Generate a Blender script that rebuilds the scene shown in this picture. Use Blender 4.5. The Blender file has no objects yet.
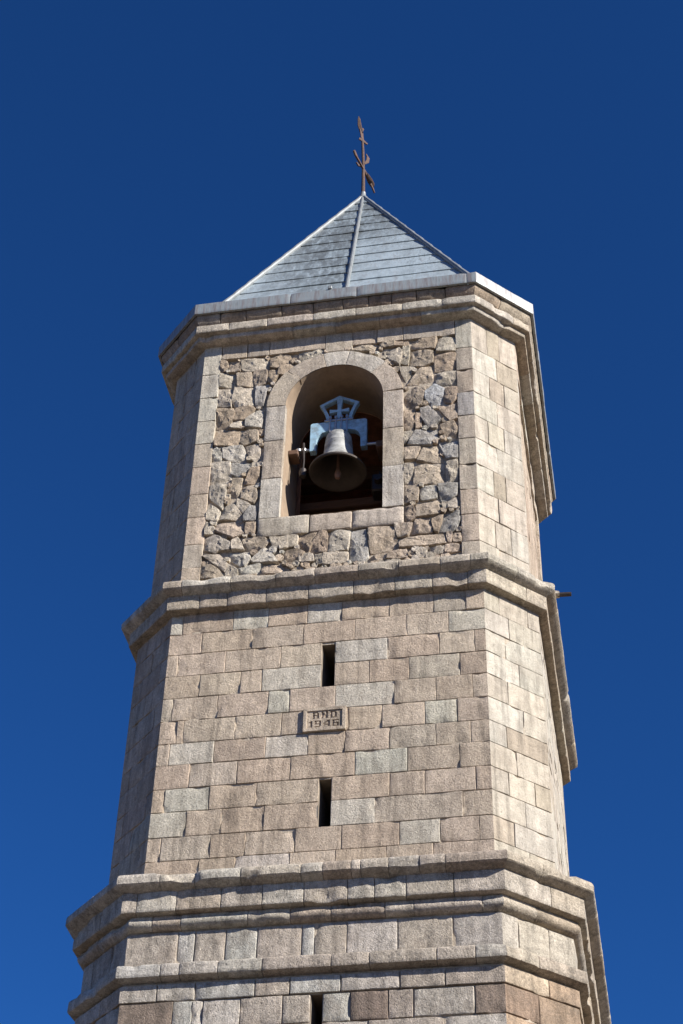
import bpy, math, random
from mathutils import Vector, Matrix, noise
random.seed(7)
rad = math.radians
SC = bpy.context.scene
COL = SC.collection
Z0 = 10.72                      # the traced heights count from the foot of the middle stage; the ground is 10.72 m lower
T = math.tan(math.pi / 8)

# ------------------------------------------------------------------ materials
def new_mat(name):
    m = bpy.data.materials.new(name); m.use_nodes = True
    nt = m.node_tree; nt.nodes.clear()
    out = nt.nodes.new('ShaderNodeOutputMaterial')
    b = nt.nodes.new('ShaderNodeBsdfPrincipled')
    nt.links.new(b.outputs[0], out.inputs[0])
    return m, nt, b

class NT:
    def __init__(s, nt): s.nt = nt
    def n(s, typ, **kw):
        nd = s.nt.nodes.new(typ)
        for k, v in kw.items():
            if k.startswith('_'): nd.inputs[k[1:].replace('_', ' ')].default_value = v
            else: setattr(nd, k, v)
        return nd
    def l(s, a, b): s.nt.links.new(a, b)
    def noise(s, vec, scale, detail=4, rough=.55, dist=0):
        nd = s.n('ShaderNodeTexNoise'); nd.inputs['Scale'].default_value = scale
        nd.inputs['Detail'].default_value = detail; nd.inputs['Roughness'].default_value = rough
        nd.inputs['Distortion'].default_value = dist
        s.l(vec, nd.inputs['Vector']); return nd.outputs['Fac']
    def ramp(s, fac, stops):
        nd = s.n('ShaderNodeValToRGB'); e = nd.color_ramp.elements
        while len(e) < len(stops): e.new(.5)
        for i, (p, c) in enumerate(stops):
            e[i].position = p; e[i].color = (c, c, c, 1) if not isinstance(c, tuple) else (*c, 1)
        s.l(fac, nd.inputs[0]); return nd.outputs[0]
    def mix(s, fac, a, b, typ='MIX'):
        nd = s.n('ShaderNodeMix', data_type='RGBA', blend_type=typ)
        for idx, v in ((0, fac), (6, a), (7, b)):
            if isinstance(v, (int, float)): nd.inputs[idx].default_value = v
            elif isinstance(v, tuple): nd.inputs[idx].default_value = (*v, 1)
            else: s.l(v, nd.inputs[idx])
        return nd.outputs[2]
    def math(s, op, a, b=None, c=None):
        nd = s.n('ShaderNodeMath', operation=op)
        for i, v in enumerate((a, b, c)):
            if v is None: continue
            if isinstance(v, (int, float)): nd.inputs[i].default_value = v
            else: s.l(v, nd.inputs[i])
        return nd.outputs[0]
    def bump(s, h, strength, dist, normal=None):
        nd = s.n('ShaderNodeBump'); nd.inputs['Strength'].default_value = strength
        nd.inputs['Distance'].default_value = dist; s.l(h, nd.inputs['Height'])
        if normal: s.l(normal, nd.inputs['Normal'])
        return nd.outputs[0]

def stone(name, pit=1.0, lichen=0.0, grain=(.8, 1.16), stain=0.35):
    """Limestone: the block's own colour (attribute Col) with mottling, pits, dirt and, where wanted, grey-black lichen."""
    m, nt, b = new_mat(name); t = NT(nt)
    co = t.n('ShaderNodeTexCoord').outputs['Object']
    an = t.n('ShaderNodeAttribute', attribute_name='Col'); at = an.outputs['Color']; al = an.outputs['Alpha']
    big = t.noise(co, 2.3, 5, .6); mid = t.noise(co, 11, 5, .65); fine = t.noise(co, 38, 4, .75); grit = t.noise(co, 88, 3, .8)
    c = t.mix(1.0, at, t.ramp(mid, [(.28, grain[0]), (.72, grain[1])]), 'MULTIPLY')
    c = t.mix(al, c, t.ramp(fine, [(.3, .74), (.5, 1.0), (.7, 1.2)]), 'MULTIPLY')
    c = t.mix(al, c, t.ramp(grit, [(.3, .70), (.5, 1.0), (.7, 1.26)]), 'MULTIPLY')
    c = t.mix(t.math('MULTIPLY', t.ramp(big, [(.5, 0), (.72, 1)]), stain), c, (.22, .17, .13), 'MIX')
    mp = t.n('ShaderNodeMapping'); mp.inputs['Scale'].default_value = (7, 7, .7); t.l(co, mp.inputs[0])
    rain = t.noise(mp.outputs[0], 1.3, 5, .7)
    c = t.mix(1.0, c, t.ramp(rain, [(.3, 1.12), (.48, 1.0), (.66, .64)]), 'MULTIPLY')
    spots = t.noise(co, 30, 3, .6)
    c = t.mix(t.math('MULTIPLY', t.ramp(spots, [(.24, 1), (.33, 0)]), .55), c, (.07, .06, .05))
    if lichen:
        pat = t.noise(co, 5, 4, .6); dots = t.noise(co, 34, 3, .7)
        k = t.math('MULTIPLY', t.ramp(pat, [(.42, 0), (.6, 1)]), t.ramp(dots, [(.42, 0), (.56, 1)]))
        c = t.mix(t.math('MULTIPLY', k, lichen), c, (.06, .06, .055))
    nt.links.new(c, b.inputs['Base Color'])
    b.inputs['Roughness'].default_value = .92
    b.inputs['Specular IOR Level'].default_value = .2
    h = t.math('ADD', t.math('ADD', t.math('MULTIPLY', fine, .7), t.math('MULTIPLY', grit, .45)), t.math('MULTIPLY', mid, .8))
    pits = t.ramp(spots, [(.26, 0), (.4, 1)])
    h = t.math('ADD', h, t.math('MULTIPLY', pits, .35))
    nt.links.new(t.bump(h, min(1, .85 * pit), .017 * pit), b.inputs['Normal'])
    return m

def plain(name, col, rough=.8, metal=0, vary=.25, scale=9, bump=.3, dist=.01, stretch=(1, 1, 1), dark=None):
    m, nt, b = new_mat(name); t = NT(nt)
    co = t.n('ShaderNodeTexCoord').outputs['Object']
    mp = t.n('ShaderNodeMapping'); mp.inputs['Scale'].default_value = stretch; t.l(co, mp.inputs[0])
    f = t.noise(mp.outputs[0], scale, 5, .65)
    c = t.mix(1.0, (*col,), t.ramp(f, [(.25, 1 - vary), (.75, 1 + vary)]), 'MULTIPLY')
    if dark:
        g = t.noise(mp.outputs[0], scale * .45, 5, .7)
        c = t.mix(t.ramp(g, [(.48, 0), (.62, .8)]), c, dark)
    nt.links.new(c, b.inputs['Base Color'])
    b.inputs['Roughness'].default_value = rough; b.inputs['Metallic'].default_value = metal
    nt.links.new(t.bump(f, bump, dist), b.inputs['Normal'])
    return m

M_ashlar = stone('ashlar_limestone')
M_rubble = stone('rubble_stone', 1.7, .35, (.68, 1.28), .3)
M_base = stone('weathered_limestone', 1.1, .3, (.75, 1.2), .5)
M_mould = stone('moulding_limestone', 1.2, .38, (.8, 1.2), .28)
M_corn = stone('cornice_limestone', 1.0, .25, (.75, 1.2), .45)
M_mortar = plain('lime_mortar', (.37, .31, .24), .95, 0, .35, 22, .8, .02)
M_recess = plain('slit_masonry', (.19, .155, .12), .95, 0, .3, 8)
M_inner = plain('belfry_masonry', (.42, .21, .13), .95, 0, .5, 5, .7, .03)
M_jamb = plain('jamb_plaster', (.27, .20, .14), .92, 0, .22, 7, .5, .014)
M_timber = plain('old_timber', (.105, .056, .034), .85, 0, .45, 6, .6, .01, (1, 1, 9))
M_iron = plain('dark_iron', (.05, .042, .04), .55, .6, .3, 20)
M_rust = plain('rusty_iron', (.10, .056, .04), .85, .1, .45, 26, .6, .01, (1, 1, 1), (.05, .04, .04))
M_steel = plain('galvanised_steel', (.42, .43, .45), .4, .7, .15, 20)
M_yoke = plain('blue_painted_iron', (.29, .45, .57), .55, 0, .22, 14, .3, .006, (1, 1, 1), (.19, .24, .27))
M_bronze = plain('weathered_bronze', (.36, .36, .345), .7, .1, .25, 12, .25, .006, (1, 1, 1), (.15, .15, .14))
M_bronzein = plain('shaded_brown_bronze', (.06, .048, .04), .7, .1, .3, 10)  # shade inside the bell put into the colour; also the dark brown lip
M_clap = plain('clapper_iron', (.20, .115, .085), .8, 0, .35, 20)
M_ground = plain('plaza_paving', (.125, .094, .065), .9, 0, .15, .6, .3, .02)

def zinc(name, base):
    m, nt, b = new_mat(name); t = NT(nt)
    co = t.n('ShaderNodeTexCoord').outputs['Object']
    mp = t.n('ShaderNodeMapping'); mp.inputs['Scale'].default_value = (9, 9, .9) if name == 'eaves_zinc' else (5, 5, .5); t.l(co, mp.inputs[0])
    st = t.noise(mp.outputs[0], 1.6, 6, .7); fine = t.noise(mp.outputs[0], 6, 4, .7); blot = t.noise(co, 1.1, 4, .6)
    c = t.mix(1.0, base, t.ramp(st, [(.25, .62), (.75, 1.25)]), 'MULTIPLY')
    k = t.math('MULTIPLY', t.ramp(fine, [(.5, 0), (.66, 1)]), t.ramp(blot, [(.38, 0), (.62, 1)]))
    c = t.mix(t.math('MULTIPLY', k, .75), c, (.12, .13, .135))
    c = t.mix(t.math('MULTIPLY', t.ramp(st, [(.54, 0), (.7, 1)]), .6), c, (.15, .135, .13))
    if name == 'eaves_zinc': c = t.mix(t.math('MULTIPLY', t.ramp(st, [(.44, 0), (.58, 1)]), .8), c, (.19, .165, .16))
    if name == 'roof_zinc':      # old run-off stains: round the peak and down the left of the central seam
        mq = t.n('ShaderNodeMapping'); mq.inputs['Scale'].default_value = (13, 13, .8); t.l(co, mq.inputs[0])
        run = t.ramp(t.noise(mq.outputs[0], 1, 4, .7), [(.36, 0), (.56, 1)])
        mw2 = t.n('ShaderNodeMapping'); mw2.inputs['Scale'].default_value = (3.2, 3.2, .5); t.l(co, mw2.inputs[0])
        wide = t.ramp(t.noise(mw2.outputs[0], 1, 4, .6), [(.38, 0), (.55, 1)])
        sx = t.n('ShaderNodeSeparateXYZ'); t.l(co, sx.inputs[0])
        cl = lambda v: t.math('MINIMUM', t.math('MAXIMUM', v, 0.0), 1.0)
        lf = t.math('MULTIPLY', cl(t.math('DIVIDE', t.math('ADD', sx.outputs[0], 1.45), .8)), cl(t.math('DIVIDE', t.math('SUBTRACT', .04, sx.outputs[0]), .1)))
        lf = t.math('MULTIPLY', lf, cl(t.math('DIVIDE', t.math('SUBTRACT', sx.outputs[2], Z0 + 8.9), 1.6)))
        pk = cl(t.math('DIVIDE', t.math('SUBTRACT', sx.outputs[2], Z0 + 11.6), 1.3))
        near = cl(t.math('ADD', lf, pk))
        k2 = t.math('MULTIPLY', near, t.math('ADD', t.math('MULTIPLY', run, .6), t.math('MULTIPLY', wide, .45)))
        c = t.mix(cl(k2), c, (.105, .12, .125))
        far = t.math('MULTIPLY', t.math('MULTIPLY', run, wide), .35)
        c = t.mix(far, c, (.16, .175, .18))
    nt.links.new(c, b.inputs['Base Color'])
    b.inputs['Roughness'].default_value = .5; b.inputs['Metallic'].default_value = .15
    nt.links.new(t.bump(t.math('ADD', st, fine), .25, .012), b.inputs['Normal'])
    return m
M_zinc = zinc('roof_zinc', (.365, .43, .465))
M_flash = zinc('flashing_zinc', (.235, .25, .255))
M_rim = zinc('eaves_zinc', (.31, .345, .355))

# ------------------------------------------------------------------ mesh helpers
class MB:
    def __init__(s): s.v = []; s.f = []; s.c = []
    def vert(s, p, c=(1, 1, 1)):
        s.v.append((p[0], p[1], p[2] + Z0)); s.c.append(c); return len(s.v) - 1
    def grid(s, rows, flip=False):
        for a, b in zip(rows, rows[1:]):
            for i in range(len(a) - 1):
                q = (a[i], a[i + 1], b[i + 1], b[i])
                s.f.append(q[::-1] if flip else q)
    def box(s, x0, x1, y0, y1, z0, z1, c=(1, 1, 1), bev=.008):
        """A bevelled bar: chamfered edges all round."""
        def ring(ix, iy, z): 
            X0, X1, Y0, Y1 = x0 + ix, x1 - ix, y0 + iy, y1 - iy; b = bev
            return [s.vert(p, c) for p in ((X0 + b, Y0, z), (X1 - b, Y0, z), (X1, Y0 + b, z), (X1, Y1 - b, z), (X1 - b, Y1, z), (X0 + b, Y1, z), (X0, Y1 - b, z), (X0, Y0 + b, z))]
        R = [ring(bev, bev, z0), ring(0, 0, z0 + bev), ring(0, 0, z1 - bev), ring(bev, bev, z1)]
        for a, b in zip(R, R[1:]):
            for i in range(8): s.f.append((a[i], a[(i + 1) % 8], b[(i + 1) % 8], b[i]))
        s.f.append(tuple(R[0][::-1])); s.f.append(tuple(R[-1]))
    def tube(s, pts, rads, n=10, c=(1, 1, 1)):
        pts = [Vector(p) for p in pts]; rings = []
        for i, p in enumerate(pts):
            d = (pts[min(i + 1, len(pts) - 1)] - pts[max(i - 1, 0)]).normalized()
            a = d.orthogonal().normalized() if i == 0 else (a - d * a.dot(d)).normalized()
            b = d.cross(a); r = rads[i] if isinstance(rads, (list, tuple)) else rads
            rings.append([s.vert(p + (a * math.cos(2 * math.pi * k / n) + b * math.sin(2 * math.pi * k / n)) * r, c) for k in range(n)])
        for A, B in zip(rings, rings[1:]):
            for k in range(n): s.f.append((A[k], A[(k + 1) % n], B[(k + 1) % n], B[k]))
        s.f.append(tuple(rings[0][::-1])); s.f.append(tuple(rings[-1]))
    def lathe(s, prof, cx, cy, cz, n=48, c=(1, 1, 1)):
        rings = [[s.vert((cx + r * math.cos(2 * math.pi * k / n), cy + r * math.sin(2 * math.pi * k / n), cz + z), c) for k in range(n)] for r, z in prof]
        for A, B in zip(rings, rings[1:]):
            for k in range(n): s.f.append((A[k], A[(k + 1) % n], B[(k + 1) % n], B[k]))
    def prism(s, poly, y0, y1, c=(1, 1, 1), b=.006):
        """An outline in x,z given real thickness in y, its front edges chamfered."""
        n = len(poly); cx = sum(p[0] for p in poly) / n; cz = sum(p[1] for p in poly) / n
        area = sum(poly[i][0] * poly[(i + 1) % n][1] - poly[(i + 1) % n][0] * poly[i][1] for i in range(n))
        if area < 0: poly = poly[::-1]
        def ring(y, inset):
            o = []
            for i in range(n):
                p, q, r = Vector(poly[i - 1]), Vector(poly[i]), Vector(poly[(i + 1) % n])
                e1, e2 = (q - p).normalized(), (r - q).normalized()
                nn = Vector((-e1.y - e2.y, e1.x + e2.x)); 
                if nn.length > 1e-6: nn.normalize()
                w = q + nn * inset; o.append(s.vert((w.x, y, w.y), c))
            return o
        R = [ring(y0, b), ring(y0 + b, 0), ring(y1 - b, 0), ring(y1, b)]
        for A, B in zip(R, R[1:]):
            for k in range(n): s.f.append((A[k], A[(k + 1) % n], B[(k + 1) % n], B[k]))
        s.f.append(tuple(R[0])[::-1]); s.f.append(tuple(R[-1]))
    def build(s, name, mat, parent=None, smooth=35, weld=True):
        me = bpy.data.meshes.new(name); me.from_pydata(s.v, [], s.f)
        at = me.color_attributes.new('Col', 'FLOAT_COLOR', 'POINT')
        at.data.foreach_set('color', [x for c in s.c for x in (c if len(c) == 4 else (*c, 1.0))])
        me.materials.append(mat); me.validate(); me.update()
        if smooth:
            me.polygons.foreach_set('use_smooth', [True] * len(me.polygons))
            me.set_sharp_from_angle(angle=rad(smooth))
        o = bpy.data.objects.new(name, me); COL.objects.link(o)
        if parent: o.parent = parent
        return o

def empty(name, label, cat):
    o = bpy.data.objects.new(name, None); o.empty_display_size = .3; COL.objects.link(o)
    o['label'] = label; o['category'] = cat; return o
def tag(o, label, cat): o['label'] = label; o['category'] = cat; return o
def jit(c, a=.06, h=.02):
    k = 1 + random.uniform(-a, a); return tuple(max(0, x * k * (1 + random.uniform(-h, h))) for x in c)
def nz(p, s, seed=0): return noise.noise(Vector((p[0] * s + seed, p[1] * s - seed * .7, p[2] * s + seed * 1.3)))

# ------------------------------------------------------------------ the tower's plan: a square with cut corners
def half_a(D): return 1.9 + T * (D - 2.495)
def dist(k, D): return D if k % 2 == 0 else (half_a(D) + D) / math.sqrt(2)
def half(k, D): return half_a(D) if k % 2 == 0 else (D - half_a(D)) / math.sqrt(2)
def P(k, d, u, z):
    a = k * math.pi / 4
    return (d * math.sin(a) + u * math.cos(a), -d * math.cos(a) + u * math.sin(a), z)

TAN, BROWN, LIGHT, CREAM, GREY = (.45, .367, .285), (.422, .336, .256), (.475, .43, .355), (.345, .30, .242), (.425, .362, .288)
def smooth_(c): return (*c[:3], .35)
def pick(ws): return jit(random.choices([w[0] for w in ws], [w[1] for w in ws])[0], .08, .012)
MIXF = [(TAN, 5), (BROWN, 3), (GREY, 2)]
MIXC = [((.425, .375, .305), 6), ((.44, .40, .335), 3), ((.365, .31, .24), 1)]

def sm(x): x = max(0, min(1, x)); return x * x * (3 - 2 * x)
def steps(L, sp, wrap0, wrap1, e=(.0, .004, .011)):
    a = list(e) if not wrap0 else [0.0]; b = [L - x for x in (e if not wrap1 else (0.0,))][::-1]
    n = max(1, round((b[0] - a[-1]) / sp)); lo, hi = a[-1], b[0]
    return a + [lo + (hi - lo) * i / n for i in range(1, n)] + b
def block(M, k, D, fn, L, H, col, wl=False, wr=False, wt=False, wb=False, g=.0028, sp=.05, amp=.005, ew=.005, ed=.0055, skirt=.07, out=0.0, tilt=.004):
    """One dressed stone: a rough, worn face over the patch fn(s,t) -> (u,z), with sides running back into the mortar."""
    if L < .03 or H < .03: return
    g *= random.uniform(.4, 1.7); ed *= random.uniform(.45, 1.5); ew *= random.uniform(.6, 1.4)
    ss = steps(L, sp, wl, wr); tt = steps(H, sp, wb, wt); seed = random.uniform(0, 90)
    tx, tz = random.uniform(-tilt, tilt), random.uniform(-tilt, tilt)
    d0 = dist(k, D); rows = []
    for t in tt:
        r = []
        for s in ss:
            dl = 9 if wl else s; dr = 9 if wr else L - s; db = 9 if wb else t; dt = 9 if wt else H - t
            e = min(dl, dr); f = min(db, dt)
            gl, gr, gb, gt = (0 if wl else g), (0 if wr else g), (0 if wb else g), (0 if wt else g)
            u, z = fn(gl + s * (L - gl - gr) / L, gb + t * (H - gb - gt) / H)
            p = P(k, d0, u, z)
            w = ew * (1 + 1.2 * max(0, nz(p, 9, seed)))
            ds = (w - e) / w if e < w else 0; dt_ = (w - f) / w if f < w else 0
            drop = ed * min(1.25, math.hypot(ds, dt_)) ** 1.6
            edge = (wl and s == 0) or (wr and s == L)
            if edge:
                h = -drop
                if (wl == 1 and s == 0): u = -half(k, D + h)
                if (wr == 1 and s == L): u = half(k, D + h)
            else:
                fade = min(1, (s if wl else 1) / .05, (L - s if wr else 1) / .05)
                h = out + (nz(p, 7, seed) * amp + nz(p, 22, seed) * amp * .5 + (s / L - .5) * tx * 2 + (t / H - .5) * tz * 2) * fade - drop
                chip = nz(p, 5, seed + 31)
                if chip > .30 and min(e, f) < .045: h -= min(.02, (chip - .30) * .09) * fade
            # a worn face keeps the corner line: ease the across position where the face is wrapped
            r.append(M.vert(P(k, d0 + h, u, z), col))
        rows.append(r)
    M.grid(rows)
    def side(ix):
        b = []
        for i in ix:
            x, y, z = M.v[i]; a = k * math.pi / 4
            b.append(M.vert((x - math.sin(a) * skirt, y + math.cos(a) * skirt, z - Z0), col))
        return b
    if skirt:
        bot, top = rows[0], rows[-1]
        lf, rt = [r[0] for r in rows], [r[-1] for r in rows]
        if not wb: M.grid([side(bot), bot])
        if not wt: M.grid([top, side(top)])
        if not wl or wl == 2: M.grid([lf, side(lf)], False)
        if not wr or wr == 2: M.grid([side(rt), rt], False)
def rect(u0, z0): return lambda s, t: (u0 + s, z0 + t)

def course(M, k, D, z0, z1, joints, cols, skip=None, sp=.05, u0=None, u1=None, **kw):
    """One course across a face. joints are across positions; the end stones wrap the corner unless u0/u1 cut the run short."""
    h = half(k, D); a = -h if u0 is None else u0; b = h if u1 is None else u1
    xs = [a] + [j for j in joints if a + .05 < j < b - .05] + [b]
    for i, (p, q) in enumerate(zip(xs, xs[1:])):
        if skip and skip((p + q) / 2, (z0 + z1) / 2): continue
        c = cols(i) if callable(cols) else cols
        dz = random.uniform(-.006, .006)
        block(M, k, D, rect(p, z0), q - p, z1 - z0, c, wl=(i == 0 and u0 is None), wr=(i == len(xs) - 2 and u1 is None), sp=sp, **kw)
def rjoints(a, b, mean, off):
    x = a + mean * random.uniform(.3, .75) if off else a + mean * random.uniform(.8, 1.2); r = []
    while x < b - mean * .35: r.append(x); x += mean * random.uniform(.75, 1.3)
    return r

def shell(M, D, z0, z1, holes0=(), c=(1, 1, 1)):
    """The mortar sheet behind the stones, all round; rectangular holes on the front face."""
    for k in range(8):
        h = half(k, D); d = dist(k, D)
        us = sorted({-h, h} | ({x for q in holes0 for x in q[:2]} if k == 0 else set()))
        zs = sorted({z0, z1} | ({x for q in holes0 for x in q[2:]} if k == 0 else set()))
        for a, b in zip(us, us[1:]):
            for e, f in zip(zs, zs[1:]):
                if k == 0 and any(q[0] < (a + b) / 2 < q[1] and q[2] < (e + f) / 2 < q[3] for q in holes0): continue
                M.f.append(tuple(M.vert(P(k, d, u, z), c) for u, z in ((a, e), (b, e), (b, f), (a, f))))

def densify(pts, m=.026):
    o = [pts[0]]
    for p, q in zip(pts, pts[1:]):
        n = max(1, int(math.dist(p, q) / m + .5))
        o += [(p[0] + (q[0] - p[0]) * i / n, p[1] + (q[1] - p[1]) * i / n) for i in range(1, n + 1)]
    return o
def arc(cx, cz, r, a0, a1, n=9): return [(cx + r * math.cos(rad(a0 + (a1 - a0) * i / n)), cz + r * math.sin(rad(a0 + (a1 - a0) * i / n))) for i in range(n + 1)]
def sweep(M, prof, joints_of, color_of, wear=.01, g=.0028, sp=.06, ed=.0045, chips=.05, fine_faces=(0, 1, 2, 7)):
    """A moulding carried round the eight faces, cut into separate weathered stones."""
    prof = densify(prof); seed = random.uniform(0, 50)
    zc = sum(p[1] for p in prof) / len(prof)
    for k in range(8):
        js = joints_of(k); hm = half(k, prof[len(prof) // 2][0])
        xs = [None] + [j for j in js if -hm + .06 < j < hm - .06] + [None]
        for i in range(len(xs) - 1):
            L, R = xs[i], xs[i + 1]; c = color_of(k, i)
            l0 = -hm if L is None else L; r0 = hm if R is None else R
            st = steps(r0 - l0, sp if k in fine_faces else .25, L is None, R is None)
            bs = random.uniform(-.0025, .002); rows = []
            for (D, z) in prof:
                row = []
                for s in st:
                    f = s / (r0 - l0)
                    hb = half(k, D); base = P(k, dist(k, D), -hb + f * 2 * hb if L is None and R is None else l0 + s, z)
                    if L is None and s == 0: base = P(k, dist(k, D), -hb, z)
                    if R is None and f > .9999: base = P(k, dist(k, D), hb, z)
                    n1, n2 = nz(base, 4.5, seed), nz(base, 15, seed)
                    dd = wear * .65 * (n1 + n2 * .8)
                    ch = nz(base, 2.7, seed + 17)
                    if ch > .36: dd -= min(.034, (ch - .36) * chips * 3.2 * (1 + nz(base, 12, seed)))
                    if 9 > min(9 if L is None else s, 9 if R is None else r0 - l0 - s) and nz(base, 8, seed + 5) > .12 and min(9 if L is None else s, 9 if R is None else r0 - l0 - s) < .03: dd -= .009
                    e = min(9 if L is None else s, 9 if R is None else r0 - l0 - s)
                    if e < .012: dd -= ed * ((.012 - e) / .012) ** 1.3
                    at_corner = (L is None and s == 0) or (R is None and f > .9999)
                    if not at_corner: dd += bs * min(1, 9 if e > 1 else 1)
                    De = D + dd; he = half(k, De)
                    lo = -he if L is None else L + g; hi = he if R is None else R - g
                    row.append(M.vert(P(k, dist(k, De), lo + (hi - lo) * f, z + .35 * dd), c))
                rows.append(row)
            M.grid(rows, True)
            for col_, fl in ((0, L is not None), (-1, R is not None)):
                if fl:
                    ring = [r[col_] for r in rows]
                    a = k * math.pi / 4
                    back = [M.vert((M.v[v][0] - math.sin(a) * .12, M.v[v][1] + math.cos(a) * .12, M.v[v][2] - Z0), c) for v in ring]
                    M.grid([ring, back], col_ == 0)
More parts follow.
